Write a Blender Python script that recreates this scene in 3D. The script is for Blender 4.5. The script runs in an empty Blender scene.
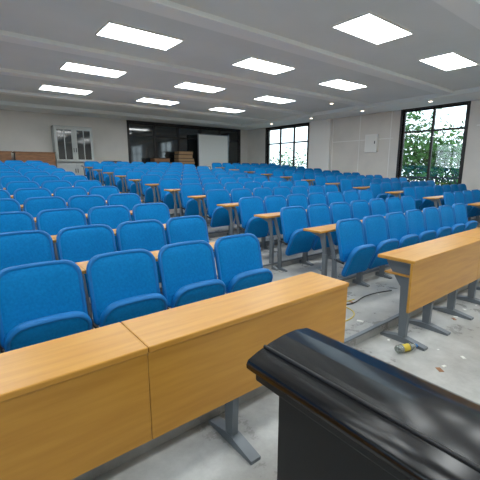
import bpy, bmesh, math, random
from mathutils import Matrix, Vector
random.seed(7)
scn=bpy.context.scene
scn.view_settings.view_transform='Standard'
scn.view_settings.look='None'
scn.view_settings.exposure=0.4

def s2l(c):
    return tuple(((x/255)/12.92 if x/255<=.04045 else ((x/255+.055)/1.055)**2.4) for x in c)+(1,)

def mat(name,col,rough=.5,metal=0,noise=None,bump=None,spec=.5,coat=0,stretch=None):
    """noise=(scale,col2,lo,hi)  bump=(scale,strength)"""
    m=bpy.data.materials.new(name); m.use_nodes=True
    nt=m.node_tree; b=nt.nodes['Principled BSDF']
    b.inputs['Base Color'].default_value=s2l(col)
    b.inputs['Roughness'].default_value=rough
    b.inputs['Metallic'].default_value=metal
    b.inputs['Specular IOR Level'].default_value=spec
    b.inputs['Coat Weight'].default_value=coat
    tc=nt.nodes.new('ShaderNodeTexCoord')
    mp=nt.nodes.new('ShaderNodeMapping'); nt.links.new(tc.outputs['Object'],mp.inputs[0])
    if stretch: mp.inputs['Scale'].default_value=stretch
    if noise:
        n=nt.nodes.new('ShaderNodeTexNoise'); n.inputs['Scale'].default_value=noise[0]; n.inputs['Detail'].default_value=6
        nt.links.new(mp.outputs[0],n.inputs['Vector'])
        r=nt.nodes.new('ShaderNodeValToRGB')
        r.color_ramp.elements[0].position=noise[2]; r.color_ramp.elements[1].position=noise[3]
        r.color_ramp.elements[0].color=s2l(col); r.color_ramp.elements[1].color=s2l(noise[1])
        nt.links.new(n.outputs['Fac'],r.inputs[0]); nt.links.new(r.outputs[0],b.inputs['Base Color'])
    if bump:
        n2=nt.nodes.new('ShaderNodeTexNoise'); n2.inputs['Scale'].default_value=bump[0]; n2.inputs['Detail'].default_value=3
        nt.links.new(tc.outputs['Object'],n2.inputs['Vector'])
        bp=nt.nodes.new('ShaderNodeBump'); bp.inputs['Strength'].default_value=bump[1]; bp.inputs['Distance'].default_value=.01
        nt.links.new(n2.outputs['Fac'],bp.inputs['Height']); nt.links.new(bp.outputs[0],b.inputs['Normal'])
    return m

def emis(name,col,s):
    m=bpy.data.materials.new(name); m.use_nodes=True
    b=m.node_tree.nodes['Principled BSDF']
    b.inputs['Base Color'].default_value=(.8,.8,.8,1)
    b.inputs['Emission Color'].default_value=col; b.inputs['Emission Strength'].default_value=s
    return m

M={}
M['blue']=mat('blue_fabric',(0,112,176),.75,noise=(60,(4,126,192),.3,.7),bump=(420,.25),spec=.15)
M['bluep']=mat('blue_plastic',(0,106,174),.5,spec=.35)
M['wood']=mat('yellow_wood_laminate',(198,144,60),.36,noise=(5,(184,129,50),.35,.7),stretch=(.5,6,6),spec=.5)
M['woodedge']=mat('wood_edge',(150,98,40),.5)
M['metal']=mat('grey_powder_coat',(112,118,124),.45,.3)
M['metald']=mat('dark_metal',(40,42,46),.45,.3)
M['wall']=mat('wall_paint',(224,219,212),.85,noise=(1.3,(214,210,204),.4,.7))
M['wallp']=mat('wall_panel_paint',(240,238,234),.8)
M['ceil']=mat('ceiling_paint',(220,228,228),.8,noise=(.8,(212,221,221),.4,.7))
M['ceilb']=mat('ceiling_beam_paint',(234,240,240),.8)
M['black']=mat('black_gloss',(8,8,11),.22,spec=.45)
M['blackm']=mat('black_matte',(14,14,16),.5)
M['frame']=mat('window_frame_dark',(38,34,34),.4,.3)
M['cab']=mat('cabinet_grey_steel',(190,194,192),.5,.1)
M['white']=mat('white_board',(234,234,230),.35)
M['brown']=mat('brown_wood',(158,112,76),.6,noise=(6,(126,88,60),.3,.7),stretch=(1,4,4))
M['card']=mat('cardboard',(170,136,100),.8)
M['leaf']=mat('leaf',(74,112,60),.9,noise=(1.2,(40,78,34),.4,.6),spec=.05)
M['trunk']=mat('bark',(60,48,40),.9)
M['conc']=mat('concrete',(150,150,146),.9,noise=(3,(130,130,126),.4,.7))
M['lamp']=emis('lamp_diffuser',(.95,1,1,1),11)
M['spot']=emis('downlight_diffuser',(1,.85,.65,1),6)
M['paper']=mat('paper',(225,225,220),.8)
M['label']=mat('bottle_label',(205,180,60),.5)
M['plastic']=mat('clear_plastic',(205,212,205),.15)
M['plastic'].node_tree.nodes['Principled BSDF'].inputs['Transmission Weight'].default_value=.7

# floor
def floor_mat():
    m=bpy.data.materials.new('dusty_concrete_floor'); m.use_nodes=True
    nt=m.node_tree; b=nt.nodes['Principled BSDF']
    tc=nt.nodes.new('ShaderNodeTexCoord')
    n=nt.nodes.new('ShaderNodeTexNoise'); n.inputs['Scale'].default_value=2.2; n.inputs['Detail'].default_value=9; n.inputs['Roughness'].default_value=.7
    nt.links.new(tc.outputs['Object'],n.inputs['Vector'])
    r=nt.nodes.new('ShaderNodeValToRGB')
    r.color_ramp.elements[0].position=.3; r.color_ramp.elements[0].color=s2l((136,135,132))
    r.color_ramp.elements[1].position=.7; r.color_ramp.elements[1].color=s2l((184,184,181))
    nt.links.new(n.outputs['Fac'],r.inputs[0])
    nt.links.new(r.outputs[0],b.inputs['Base Color'])
    r2=nt.nodes.new('ShaderNodeMapRange'); r2.inputs[1].default_value=.3; r2.inputs[2].default_value=.7; r2.inputs[3].default_value=.2; r2.inputs[4].default_value=.5
    nt.links.new(n.outputs['Fac'],r2.inputs[0]); nt.links.new(r2.outputs[0],b.inputs['Roughness'])
    return m
M['floor']=floor_mat()

def glass():
    m=bpy.data.materials.new('window_glass'); m.use_nodes=True
    nt=m.node_tree; nt.nodes.clear()
    o=nt.nodes.new('ShaderNodeOutputMaterial'); mx=nt.nodes.new('ShaderNodeMixShader')
    t=nt.nodes.new('ShaderNodeBsdfTransparent'); g=nt.nodes.new('ShaderNodeBsdfGlossy')
    t.inputs[0].default_value=(.9,.94,.93,1); g.inputs['Roughness'].default_value=.03
    mx.inputs[0].default_value=.08
    nt.links.new(t.outputs[0],mx.inputs[1]); nt.links.new(g.outputs[0],mx.inputs[2]); nt.links.new(mx.outputs[0],o.inputs[0])
    return m
M['glass']=glass()
M['dglass']=mat('dark_opaque_glass',(34,38,40),.06,spec=1.0)

class B:
    """mesh builder collecting parts in one bmesh"""
    def __init__(s): s.bm=bmesh.new(); s.mats=[]
    def mi(s,k):
        if k not in s.mats: s.mats.append(k)
        return s.mats.index(k)
    def box(s,x0,x1,y0,y1,z0,z1,k,bev=0,mx=None):
        vs=[s.bm.verts.new(v) for v in ((x0,y0,z0),(x1,y0,z0),(x1,y1,z0),(x0,y1,z0),(x0,y0,z1),(x1,y0,z1),(x1,y1,z1),(x0,y1,z1))]
        i=s.mi(k); fs=[]
        for q in ((0,3,2,1),(4,5,6,7),(0,1,5,4),(1,2,6,5),(2,3,7,6),(3,0,4,7)):
            f=s.bm.faces.new([vs[j] for j in q]); f.material_index=i; fs.append(f)
        if bev:
            es=list({e for f in fs for e in f.edges})
            r=bmesh.ops.bevel(s.bm,geom=es,offset=bev,segments=2,affect='EDGES',profile=.5)
            for f in r['faces']: f.material_index=i
            vs=list({v for f in r['faces'] for v in f.verts}|{v for v in vs if v.is_valid})
        if mx: bmesh.ops.transform(s.bm,matrix=mx,verts=[v for v in vs if v.is_valid])
    def prism(s,pts,axis,a0,a1,k,smooth=False):
        """extrude closed 2D polygon along axis. axis 'x': pts=(y,z); 'y': pts=(x,z)"""
        def P(p,a): return (a,p[0],p[1]) if axis=='x' else ((p[0],a,p[1]) if axis=='y' else (p[0],p[1],a))
        A=[s.bm.verts.new(P(p,a0)) for p in pts]; C=[s.bm.verts.new(P(p,a1)) for p in pts]
        i=s.mi(k); n=len(pts)
        f=[s.bm.faces.new(A),s.bm.faces.new(C[::-1])]
        for j in range(n):
            q=s.bm.faces.new((A[j],A[(j+1)%n],C[(j+1)%n],C[j])); q.smooth=smooth; f.append(q)
        for q in f: q.material_index=i
        bmesh.ops.recalc_face_normals(s.bm,faces=f)
    def cyl(s,p0,p1,r0,r1,k,n=12):
        p0=Vector(p0);p1=Vector(p1); d=(p1-p0).normalized()
        a=d.orthogonal().normalized(); b=d.cross(a); i=s.mi(k)
        A=[];C=[]
        for j in range(n):
            t=2*math.pi*j/n; o=a*math.cos(t)+b*math.sin(t)
            A.append(s.bm.verts.new(p0+o*r0)); C.append(s.bm.verts.new(p1+o*r1))
        fs=[s.bm.faces.new(A[::-1]),s.bm.faces.new(C)]
        for j in range(n):
            q=s.bm.faces.new((A[j],A[(j+1)%n],C[(j+1)%n],C[j])); q.smooth=True; fs.append(q)
        for q in fs: q.material_index=i
    def pad(s,w,h,mx,kf,kb,rc,rb,bend=.03,th=.03,puff=.02,nseg=6):
        """rounded-rect cushion in local xz plane facing -y (front), origin at centre"""
        out=[]
        def corner(cx,cz,r,a0):
            for j in range(nseg+1):
                a=a0+math.pi/2*j/nseg; out.append((cx+r*math.cos(a),cz+r*math.sin(a)))
        corner(w/2-rc,h/2-rc,rc,0); corner(-w/2+rc,h/2-rc,rc,math.pi/2)
        corner(-w/2+rb,-h/2+rb,rb,math.pi); corner(w/2-rb,-h/2+rb,rb,1.5*math.pi)
        pts=[]
        n=len(out)
        for j in range(n):
            a=out[j];b=out[(j+1)%n]; pts.append(a)
            if math.dist(a,b)>.08:
                for t in (.25,.5,.75): pts.append((a[0]+(b[0]-a[0])*t,a[1]+(b[1]-a[1])*t))
        n=len(pts)
        rings=[(.35,-th/2-puff),(.65,-th/2-puff*.9),(.80,-th/2-puff*.55),(.875,-th/2-.002),(.895,-th/2+.001),(.915,-th/2-.006),(.97,-th/2-.004),(1.0,-th/4),(1.0,th/4),(.96,th/2),(.6,th/2)]
        R=[]; newv=[]
        for sc,y in rings:
            ring=[]
            for x,z in pts:
                X=x*sc;Z=z*sc
                if Z>0: Z+= .012*sc*(1-(X/(w/2))**2)
                v=s.bm.verts.new((X,y-bend*(X/(w/2))**2,Z)); ring.append(v); newv.append(v)
            R.append(ring)
        c0=s.bm.verts.new((0,-th/2-puff,0)); c1=s.bm.verts.new((0,th/2,0)); newv+=[c0,c1]
        fi=s.mi(kf);bi=s.mi(kb); fs=[]
        for j in range(n):
            f=s.bm.faces.new((c0,R[0][j],R[0][(j+1)%n])); f.material_index=fi; fs.append(f)
            f=s.bm.faces.new((c1,R[-1][(j+1)%n],R[-1][j])); f.material_index=bi; fs.append(f)
            for q in range(len(R)-1):
                f=s.bm.faces.new((R[q][j],R[q+1][j],R[q+1][(j+1)%n],R[q][(j+1)%n])); f.material_index=fi if q<4 else bi; fs.append(f)
        for f in fs: f.smooth=True
        bmesh.ops.recalc_face_normals(s.bm,faces=fs)
        bmesh.ops.transform(s.bm,matrix=mx,verts=newv)
    def mesh(s,name):
        me=bpy.data.meshes.new(name); s.bm.to_mesh(me); s.bm.free()
        for k in s.mats: me.materials.append(M[k])
        return me
    def obj(s,name,loc=(0,0,0)):
        o=bpy.data.objects.new(name,s.mesh(name)); o.location=loc; scn.collection.objects.link(o); return o

def put(me,name,loc,rz=0):
    o=bpy.data.objects.new(name,me); o.location=loc; o.rotation_euler[2]=rz; scn.collection.objects.link(o); return o

# ---------------- room shell
H=3.6; XL,XR=-3.6,12.3; YF,YB=-3.2,15.0
NR=12; Y0=2.5; DP=.9; F0=.08; ST=.075
def rowf(k): return F0+ST*k
b=B()
pts=[(YF,-.3),(YF,0),(1.62,0)]
for k in range(NR):
    y=1.62+DP*k; pts+= [(y,rowf(k))] if k==0 else [(y,rowf(k-1)),(y,rowf(k))]
pts+=[(YB,rowf(NR-1)),(YB,-.3)]
b.prism(pts,'x',XL,XR,'floor'); b.obj('floor')
b=B()
for k in range(NR):
    y=1.62+DP*k; b.box(XL+.01,XR-.01,y-.004,y+.03,rowf(k)-.012,rowf(k)+.004,'metal')
b.obj('trim_step_nosing')

b=B(); b.box(XL,XR,YF,YB,H,H+.15,'ceil'); b.obj('ceiling')
b=B()
for y in (-.25,2.2,4.68,7.16,9.65,12.1):
    b.box(XL+.02,11.0,y-.16,y+.16,H-.07,H,'ceilb')
b.obj('trim_ceiling_beams')
b=B(); b.box(11.0,XR-.005,YF+.01,YB-.01,H-.12,H,'ceilb'); b.box(XL+.01,11.0,13.9,YB-.01,H-.12,H,'ceilb'); b.obj('trim_ceiling_soffit')

def wallx(name,x0,x1,wins,za=-.3):
    """wall in plane x with window holes (y0,y1,z0,z1)"""
    b=B(); y=YF
    for (a,c,z0,z1) in sorted(wins):
        b.box(x0,x1,y,a,za,H+.15,'wall'); b.box(x0,x1,a,c,za,z0,'wall'); b.box(x0,x1,a,c,z1,H+.15,'wall'); y=c
    b.box(x0,x1,y,YB,za,H+.15,'wall'); b.obj(name)
WR=[(-1.2,1.4,.87,3.45),(4.6,6.6,.87,3.45),(10.85,13.5,.87,3.4)]  # first opening is out of view, added for its light
WL=[(-1.5,1.5,.9,3.3),(3.5,7.0,1.0,3.3),(9,12.5,1.4,3.3)]
wallx('wall_right',XR,XR+.25,WR)
wallx('wall_left',XL-.25,XL,WL)
b=B(); b.box(XL-.25,XR+.25,YF-.2,YF,-.3,H+.15,'wall'); b.obj('wall_front')
BW=(5.9,11.75,1.2,3.42)
b=B()
b.box(XL-.25,BW[0],YB,YB+.25,-.3,H+.15,'wall'); b.box(BW[1],XR+.25,YB,YB+.25,-.3,H+.15,'wall')
b.box(BW[0],BW[1],YB,YB+.25,-.3,BW[2],'wall'); b.box(BW[0],BW[1],YB,YB+.25,BW[3],H+.15,'wall'); b.obj('wall_back')
# windows
def winx(name,x,y0,y1,z0,z1,nv=2,trans=.72):
    b=B(); t=.06; fx0,fx1=x+.06,x+.13
    b.box(fx0,fx1,y0,y1,z0,z0+t,'frame'); b.box(fx0,fx1,y0,y1,z1-t,z1,'frame')
    b.box(fx0,fx1,y0,y0+t,z0+t,z1-t,'frame'); b.box(fx0,fx1,y1-t,y1,z0+t,z1-t,'frame')
    for i in range(1,nv):
        yy=y0+(y1-y0)*i/nv; b.box(fx0,fx1,yy-.035,yy+.035,z0+t,z1-t,'frame')
    zz=z0+(z1-z0)*trans; b.box(fx0+.005,fx1-.005,y0+t,y1-t,zz-.03,zz+.03,'frame')
    b.box(x+.09,x+.096,y0+t,y1-t,z0+t,z1-t,'glass')
    # interior casing
    c=.07
    b.box(x-.02,x+.06,y0-c,y0,z0-c,z1+c,'frame'); b.box(x-.02,x+.06,y1,y1+c,z0-c,z1+c,'frame')
    b.box(x-.02,x+.06,y0,y1,z1,z1+c,'frame'); b.box(x-.04,x+.06,y0,y1,z0-c,z0,'frame')
    b.obj(name)
winx('window_1',XR,*WR[2],nv=3); winx('window_2',XR,*WR[1],nv=2); winx('window_3',XR,*WR[0],nv=2)  # the last of these is unseen, added to let in more light
for i,w in enumerate(WL): winx('window_%d'%(i+4),XL-.2,*w,nv=3)
b=B(); x0,x1,z0,z1=BW
for i in range(6):
    xx=x0+(x1-x0)*i/5; b.box(max(x0,xx-.04),min(x1,xx+.04),YB+.02,YB+.1,z0,z1,'frame')
b.box(x0,x1,YB+.02,YB+.1,z0,z0+.08,'frame'); b.box(x0,x1,YB+.02,YB+.1,z1-.08,z1,'frame'); b.box(x0,x1,YB+.03,YB+.09,2.85,2.91,'frame')
b.box(x0,x1,YB+.055,YB+.065,z0,z1,'dglass'); b.box(x0-.07,x0,YB-.02,YB+.02,z0-.07,z1+.06,'frame'); b.box(x1,x1+.07,YB-.02,YB+.02,z0-.07,z1+.06,'frame')  # opaque pane, darkness of the room behind is put into its colour
b.box(x0,x1,YB-.02,YB+.02,z1,z1+.06,'frame'); b.obj('window_7')
# pillars and panels
b=B(); b.box(XR-.14,XR,9.55,10.6,0.9,H-.12,'wallp'); b.box(XR-.14,XR,1.7,2.6,0,H-.12,'wallp'); b.obj('trim_wall_pillars')
b=B()
for y in (7.0,8.25,9.5): b.box(XR-.012,XR,y-.015,y+.015,1,H-.12,'wallp')
b.box(XR-.012,XR,6.9,9.5,2.55,2.58,'wallp')
b.box(XR-.012,XR,3.0,4.3,2.75,2.78,'wallp'); b.box(XR-.012,XR,3.6,3.63,.3,H-.12,'wallp')
b.obj('trim_wall_battens')
b=B()
b.box(XR-.02,XR,YF,1.6,0,.1,'wallp')
for k in range(NR):
    ye=1.62+DP*(k+1) if k<NR-1 else YB
    b.box(XR-.02,XR,1.62+DP*k,ye,rowf(k),rowf(k)+.1,'wallp')
b.obj('baseboard_right')
b=B(); b.box(XL,XR-.02,YB-.02,YB,rowf(NR-1),rowf(NR-1)+.1,'wallp'); b.obj('baseboard_back')
# electrical box
b=B(); b.box(XR-.1,XR,7.45,7.95,2.1,2.75,'wallp',.01); b.box(XR-.11,XR-.1,7.5,7.9,2.15,2.7,'white'); b.box(XR-.12,XR-.11,7.52,7.55,2.4,2.5,'metald'); b.obj('electrical_cabinet')
b=B(); b.box(.9,1.25,YB-.1,YB,2.85,3.3,'white',.02); b.box(.95,1.2,YB-.11,YB-.1,2.9,3.05,'metald'); b.cyl((1.0,YB-.05,3.3),(.95,YB-.05,3.45),.012,.012,'white'); b.obj('wall_device')  # white device box on the back wall

# ---------------- ceiling lamps
b=B(); L,W=1.2,.6
b.box(-L/2,L/2,-W/2,W/2,-.012,0,'lamp')
for (a0,a1,c0,c1) in ((-L/2-.02,L/2+.02,-W/2-.02,-W/2),(-L/2-.02,L/2+.02,W/2,W/2+.02),(-L/2-.02,-L/2,-W/2,W/2),(L/2,L/2+.02,-W/2,W/2)):
    b.box(a0,a1,c0,c1,-.02,0,'white')
lm=b.mesh('ceiling_panel_light')
for x in (-.05,2.63,5.32,8.02):
    for y in (-1.5,.96,3.44,5.95,8.45,10.95): put(lm,'ceiling_panel_light',(x,y,H))
b=B(); b.cyl((0,0,-.012),(0,0,0),.075,.075,'white',20); b.cyl((0,0,-.016),(0,0,-.012),.05,.055,'spot',20)
dm=b.mesh('downlight')
for y in (.8,3.0,5.3,7.6,9.9,12.2): put(dm,'ceiling_downlight',(11.4,y,H-.12))
put(dm,'ceiling_downlight',(9.95,7.8,H))

# ---------------- chair
b=B()
bm_=Matrix.Translation((0,-.055,.597))@Matrix.Rotation(math.radians(-13),4,'X')
b.pad(.495,.475,bm_,'blue','bluep',.10,.05,bend=.035,th=.035,puff=.018)
sm_=Matrix.Translation((0,-.20,.385))@Matrix.Rotation(math.radians(22),4,'X')
b.pad(.47,.37,sm_,'blue','bluep',.10,.05,bend=.015,th=.05,puff=.012)
for sx in (-1,1):
    x=sx*.249
    b.prism([(-.20,0),(-.20,.02),(-.08,.045),(.02,.045),(.12,.02),(.12,0)],'x',x-.011,x+.011,'metal')
    b.prism([(-.10,.03),(-.03,.03),(-.02,.42),(.06,.66),(.30,.680),(.30,.698),(.03,.698),(-.07,.44)],'x',x-.009,x+.009,'metal')
    b.cyl((x-.015*sx,-.17,.37),(x,-.05,.40),.013,.013,'metald',8)
b.box(-.235,.235,-.045,-.015,.36,.385,'metal')
chair=b.mesh('auditorium_chair')
def desk_mesh(L,xl,xr):
    b=B(); b.box(0,L,.045,.31,.702,.727,'wood',.005)
    n=max(1,round(L/1.5))
    for i in range(1,n): b.box(L*i/n-.0015,L*i/n+.0015,.044,.311,.701,.7275,'woodedge')
    for x in (xl,xr):
        b.prism([(.03,.42),(.06,.42),(.12,.64),(.28,.685),(.28,.702),(.06,.702)],'x',x-.012,x+.012,'metal')
        b.box(x-.02,x+.02,.02,.07,0,.45,'metal'); b.prism([(-.08,0),(-.08,.02),(0,.05),(.07,.05),(.16,.02),(.16,0)],'x',x-.018,x+.018,'metal')
    return b.mesh('row_desk')
blocks=[([1.9-.52*i for i in range(9)],-2.54,2.22),
        ([3.56+.52*i for i in range(7)],3.16,7.04),
        ([8.5+.52*i for i in range(7)],8.06,11.97)]
dms=[]
for xs,a,c in blocks:
    lo,hi=min(xs)-.302-a, max(xs)+.302-a
    dms.append(desk_mesh(c-a,max(.03,lo),min(c-a-.02,hi)))
for k in range(NR):
    y=Y0+DP*k; z=rowf(k)
    for bi,(xs,a,c) in enumerate(blocks):
        for x in xs:
            put(chair,'auditorium_chair',(x+random.uniform(-.006,.006),y,z),random.uniform(-.012,.012))
        if k<NR-1: put(dms[bi],'row_desk',(a,y,z))

# ---------------- front desks with modesty panel
def front_desk(L,seams,legs):
    b=B()
    xs=[0]+seams+[L]
    for i in range(len(xs)-1):
        x0,x1=xs[i]+.001,xs[i+1]-.001
        b.box(x0,x1,0,.33,.735,.765,'wood',.006)
        b.box(x0,x1,.012,.032,.31,.735,'wood',.003)
        b.box(x0+.05,x1-.05,.06,.28,.60,.615,'wood',.003)
    for x in legs:
        b.prism([(.06,.03),(.12,.03),(.14,.5),(.28,.70),(.28,.735),(.04,.735),(.04,.55)],'x',x-.02,x+.02,'metal')
        b.box(x-.035,x+.035,.034,.06,.30,.62,'metal')
        b.prism([(-.12,0),(-.12,.02),(.05,.05),(.13,.05),(.28,.02),(.28,0)],'x',x-.032,x+.032,'metal')
    return b
front_desk(4.57,[1.66,3.16],[.1,1.0,1.9,2.8,3.66,4.42]).obj('front_desk',(-2.61,1.32,0))
front_desk(4.18,[1.5,3.0],[.1,.55,1.1,1.65,2.2,2.8,3.4,4.0]).obj('front_desk',(2.84,1.32,0))
front_desk(4.0,[1.5,3.0],[.1,1.0,2,3,3.9]).obj('front_desk',(7.95,1.32,0))

# ---------------- lectern (black, bull-nosed top) extruded along Y
b=B()
prof=[(.655,.890),(.662,.903),(.70,.917),(.76,.932),(.82,.941),(.88,.942),(.94,.932),(1.0,.90),(1.05,.85),(1.08,.79),(1.09,.70),(1.05,.70),(1.04,.78),(1.01,.83),(.96,.875),(.90,.895),(.82,.895),(.72,.882),(.665,.867),(.656,.877)]
b.prism(prof,'y',-1.1,.80,'black',True)
b.prism([(.77,.0),(.77,.885),(.95,.885),(1.04,.8),(1.04,0)],'y',-1.07,.765,'blackm')
b.box(.675,.77,-1.08,.78,.835,.872,'blackm',.006)
b.cyl((.735,.802,.925),(.735,-1.102,.925),.006,.006,'blackm',8)
o=b.obj('lectern')

# ---------------- bottle, cable, litter
b=B(); 
segs=[(0,.028),(.006,.032),(.05,.033),(.055,.031),(.11,.031),(.115,.033),(.15,.031),(.175,.018),(.185,.013),(.19,.015),(.205,.015)]
for i in range(len(segs)-1):
    k='label' if 3<=i<=4 else ('bluep' if i==9 else 'plastic')
    b.cyl((segs[i][0],0,0),(segs[i+1][0],0,0),segs[i][1],segs[i+1][1],k,18)
o=b.obj('plastic_bottle',(2.70,1.33,.034)); o.rotation_euler[2]=math.radians(-20)
def cable(name,pts,r,k):
    cu=bpy.data.curves.new(name,'CURVE'); cu.dimensions='3D'; cu.bevel_depth=r
    sp=cu.splines.new('NURBS'); sp.points.add(len(pts)-1)
    for p,q in zip(sp.points,pts): p.co=(*q,1)
    sp.use_endpoint_u=True; cu.materials.append(M[k]); o=bpy.data.objects.new(name,cu); scn.collection.objects.link(o)
z=F0+.006
cable('floor_cable',[(2.3,2.1,z),(2.6,2.0,z),(2.9,2.25,z),(3.2,2.0,z),(3.5,2.2,z),(3.9,2.05,z)],.006,'blackm')
cable('floor_cable',[(2.5,1.9,z),(2.9,1.8,z),(3.1,2.05,z),(3.0,2.2,z),(3.3,2.15,z)],.005,'label')
b=B()
for _ in range(34):
    x=random.uniform(2.2,4.4); y=random.uniform(.6,2.2) ; zz=(F0 if y>1.66 else 0)
    if 1.55<y<1.7: continue
    s=random.uniform(.008,.03)
    b.box(-s,s,-s*.6,s*.6,0,.003,'paper' if random.random()<.6 else 'brown',mx=Matrix.Translation((x,y,zz+.001))@Matrix.Rotation(random.uniform(0,3),4,'Z'))
b.obj('floor_litter')

# ---------------- back-of-room furniture
zb=rowf(NR-1)
b=B(); x0,x1,y0,y1,h=2.95,4.28,14.5,14.95,2.13
b.box(x0,x1,y1-.02,y1,zb,zb+h,'cab'); b.box(x0,x0+.03,y0+.02,y1-.02,zb,zb+h,'cab'); b.box(x1-.03,x1,y0+.02,y1-.02,zb,zb+h,'cab')
b.box(x0,x1,y0,y1,zb+h-.04,zb+h,'cab'); b.box(x0,x1,y0+.02,y1,zb,zb+.08,'cab'); xm=(x0+x1)/2
for zz in (.85,1.25,1.65): b.box(x0+.03,x1-.03,y0+.06,y1-.02,zb+zz,zb+zz+.02,'cab')
for (a,c) in ((x0,xm-.004),(xm+.004,x1)):
    b.box(a,c,y0,y0+.02,zb+.08,zb+.82,'cab',.004)
    for q in ((a,c,zb+.86,zb+.94),(a,c,zb+h-.14,zb+h-.05)): b.box(q[0],q[1],y0,y0+.02,q[2],q[3],'cab')
    b.box(a,a+.09,y0,y0+.02,zb+.94,zb+h-.14,'cab'); b.box(c-.09,c,y0,y0+.02,zb+.94,zb+h-.14,'cab')
    b.box(a+.09,c-.09,y0+.008,y0+.012,zb+.94,zb+h-.14,'dglass')
    b.box((a+c)/2-.015,(a+c)/2+.015,y0,y0+.02,zb+.94,zb+h-.14,'cab')
for sx in (-1,1): b.box(xm+sx*.04-.01,xm+sx*.04+.01,y0-.02,y0,zb+1.2,zb+1.35,'metald'); b.box(xm+sx*.04-.01,xm+sx*.04+.01,y0-.02,y0,zb+.45,zb+.6,'metald')
b.obj('filing_cabinet')
b=B(); b.box(9.0,10.7,14.55,14.58,zb+.35,zb+2.15,'white')
for q in ((8.98,9.02),(10.68,10.72)): b.box(q[0],q[1],14.54,14.6,zb,zb+2.17,'metal'); b.box(q[0],q[1],14.35,14.8,zb,zb+.04,'metal')
b.box(8.98,10.72,14.54,14.6,zb+2.15,zb+2.19,'metal'); b.box(9.3,10.4,14.48,14.55,zb+.33,zb+.36,'metal'); b.obj('whiteboard')
def stack(name,x,y,w,n,hh):
    b=B(); z=zb
    for i in range(n):
        dx=random.uniform(-.08,.08); dw=random.uniform(-.12,.05); t=hh*random.uniform(.8,1.2)
        k=random.choice(['brown','card','brown'])
        b.box(x-w/2+dx-dw/2,x+w/2+dx+dw/2,y-.22,y+.22,z,z+t*.82,k,.006)
        b.box(x-w/2+dx,x+w/2+dx,y-.2,y+.2,z+t*.82,z+t,'blackm'); z+=t
    b.obj(name)
stack('stacked_boxes',7.1,14.6,.8,7,.14); stack('stacked_boxes',8.3,14.6,.8,10,.14); stack('stacked_boxes',4.95,14.65,.6,4,.2)
# desks left rear
def table(name,x0,x1,y,h,k):
    b=B(); b.box(x0,x1,y-.3,y+.3,zb+h-.03,zb+h,k,.005); b.box(x0+.03,x1-.03,y-.27,y-.25,zb+.3,zb+h-.03,k)
    for x in (x0+.05,x1-.08):
        for yy in (y-.26,y+.22): b.box(x,x+.03,yy,yy+.04,zb,zb+h-.03,'metald')
    b.obj(name)
table('wooden_table',.1,1.55,14.3,1.16,'brown'); table('wooden_table',1.6,2.85,14.3,1.16,'brown')

# ---------------- outside
b=B(); b.box(XR+.25,XR+1.9,-4,16,-.1,.1,'conc')
for y in [x*.14-4 for x in range(143)]: b.box(XR+1.78,XR+1.80,y,y+.02,.1,1.15,'frame')
b.box(XR+1.76,XR+1.82,-4,16,1.15,1.20,'frame'); b.box(XR+1.77,XR+1.81,-4,16,.2,.23,'frame'); b.obj('balcony_railing')
b=B(); b.box(-60,80,-60,80,-3.2,-3.0,'conc'); b.obj('ground_outside')
def tree(x,y,h,r,n,seed):
    rd=random.Random(seed); b=B(); z0=-3.0
    b.cyl((x,y,z0),(x+.2,y,z0+h*.6),.16,.1,'trunk',10)
    cl=[]
    for i in range(16):
        a=rd.uniform(0,6.28); rr=r*rd.uniform(.2,.9); c=Vector((x+rr*math.cos(a),y+rr*math.sin(a),z0+h*rd.uniform(.4,1)))
        cl.append(c); b.cyl((x+.15,y,z0+h*.45),c,.05,.015,'trunk',6)
    k=b.mi('leaf')
    for i in range(n):
        c=rd.choice(cl); d=Vector((rd.gauss(0,1),rd.gauss(0,1),rd.gauss(0,1)))*r*.28; p=c+d
        u=Vector((rd.uniform(-1,1),rd.uniform(-1,1),rd.uniform(-1,1))).normalized(); v=u.orthogonal().normalized(); s=rd.uniform(.08,.17)
        f=b.bm.faces.new([b.bm.verts.new(p+q) for q in (-u*s,-v*s*.5,u*s,v*s*.5)]); f.material_index=k
    b.obj('tree')
tree(18,10.0,7.0,2.2,4500,1); tree(18.5,7.6,6.4,1.9,4500,2); tree(21,19.5,5,2.2,3000,3); tree(21,3,6.0,2.4,3500,4)

# world
w=bpy.data.worlds.new('World'); scn.world=w; w.use_nodes=True
nt=w.node_tree; bg=nt.nodes['Background']; bg.inputs[0].default_value=(.78,.89,1,1); bg.inputs[1].default_value=3.0

# camera
P=math.radians(11.3); Yw=math.radians(38.2)
F=Vector((math.sin(Yw)*math.cos(P),math.cos(Yw)*math.cos(P),-math.sin(P)))
R=Vector((math.cos(Yw),-math.sin(Yw),0)); U=R.cross(F)
mw=Matrix(((R.x,U.x,-F.x,0),(R.y,U.y,-F.y,0),(R.z,U.z,-F.z,1.5),(0,0,0,1)))
cd=bpy.data.cameras.new('Camera'); cam=bpy.data.objects.new('Camera',cd); scn.collection.objects.link(cam)
cam.matrix_world=mw; cd.sensor_width=36; cd.lens=36*356/480; cd.clip_start=.02; cd.clip_end=200
scn.camera=cam
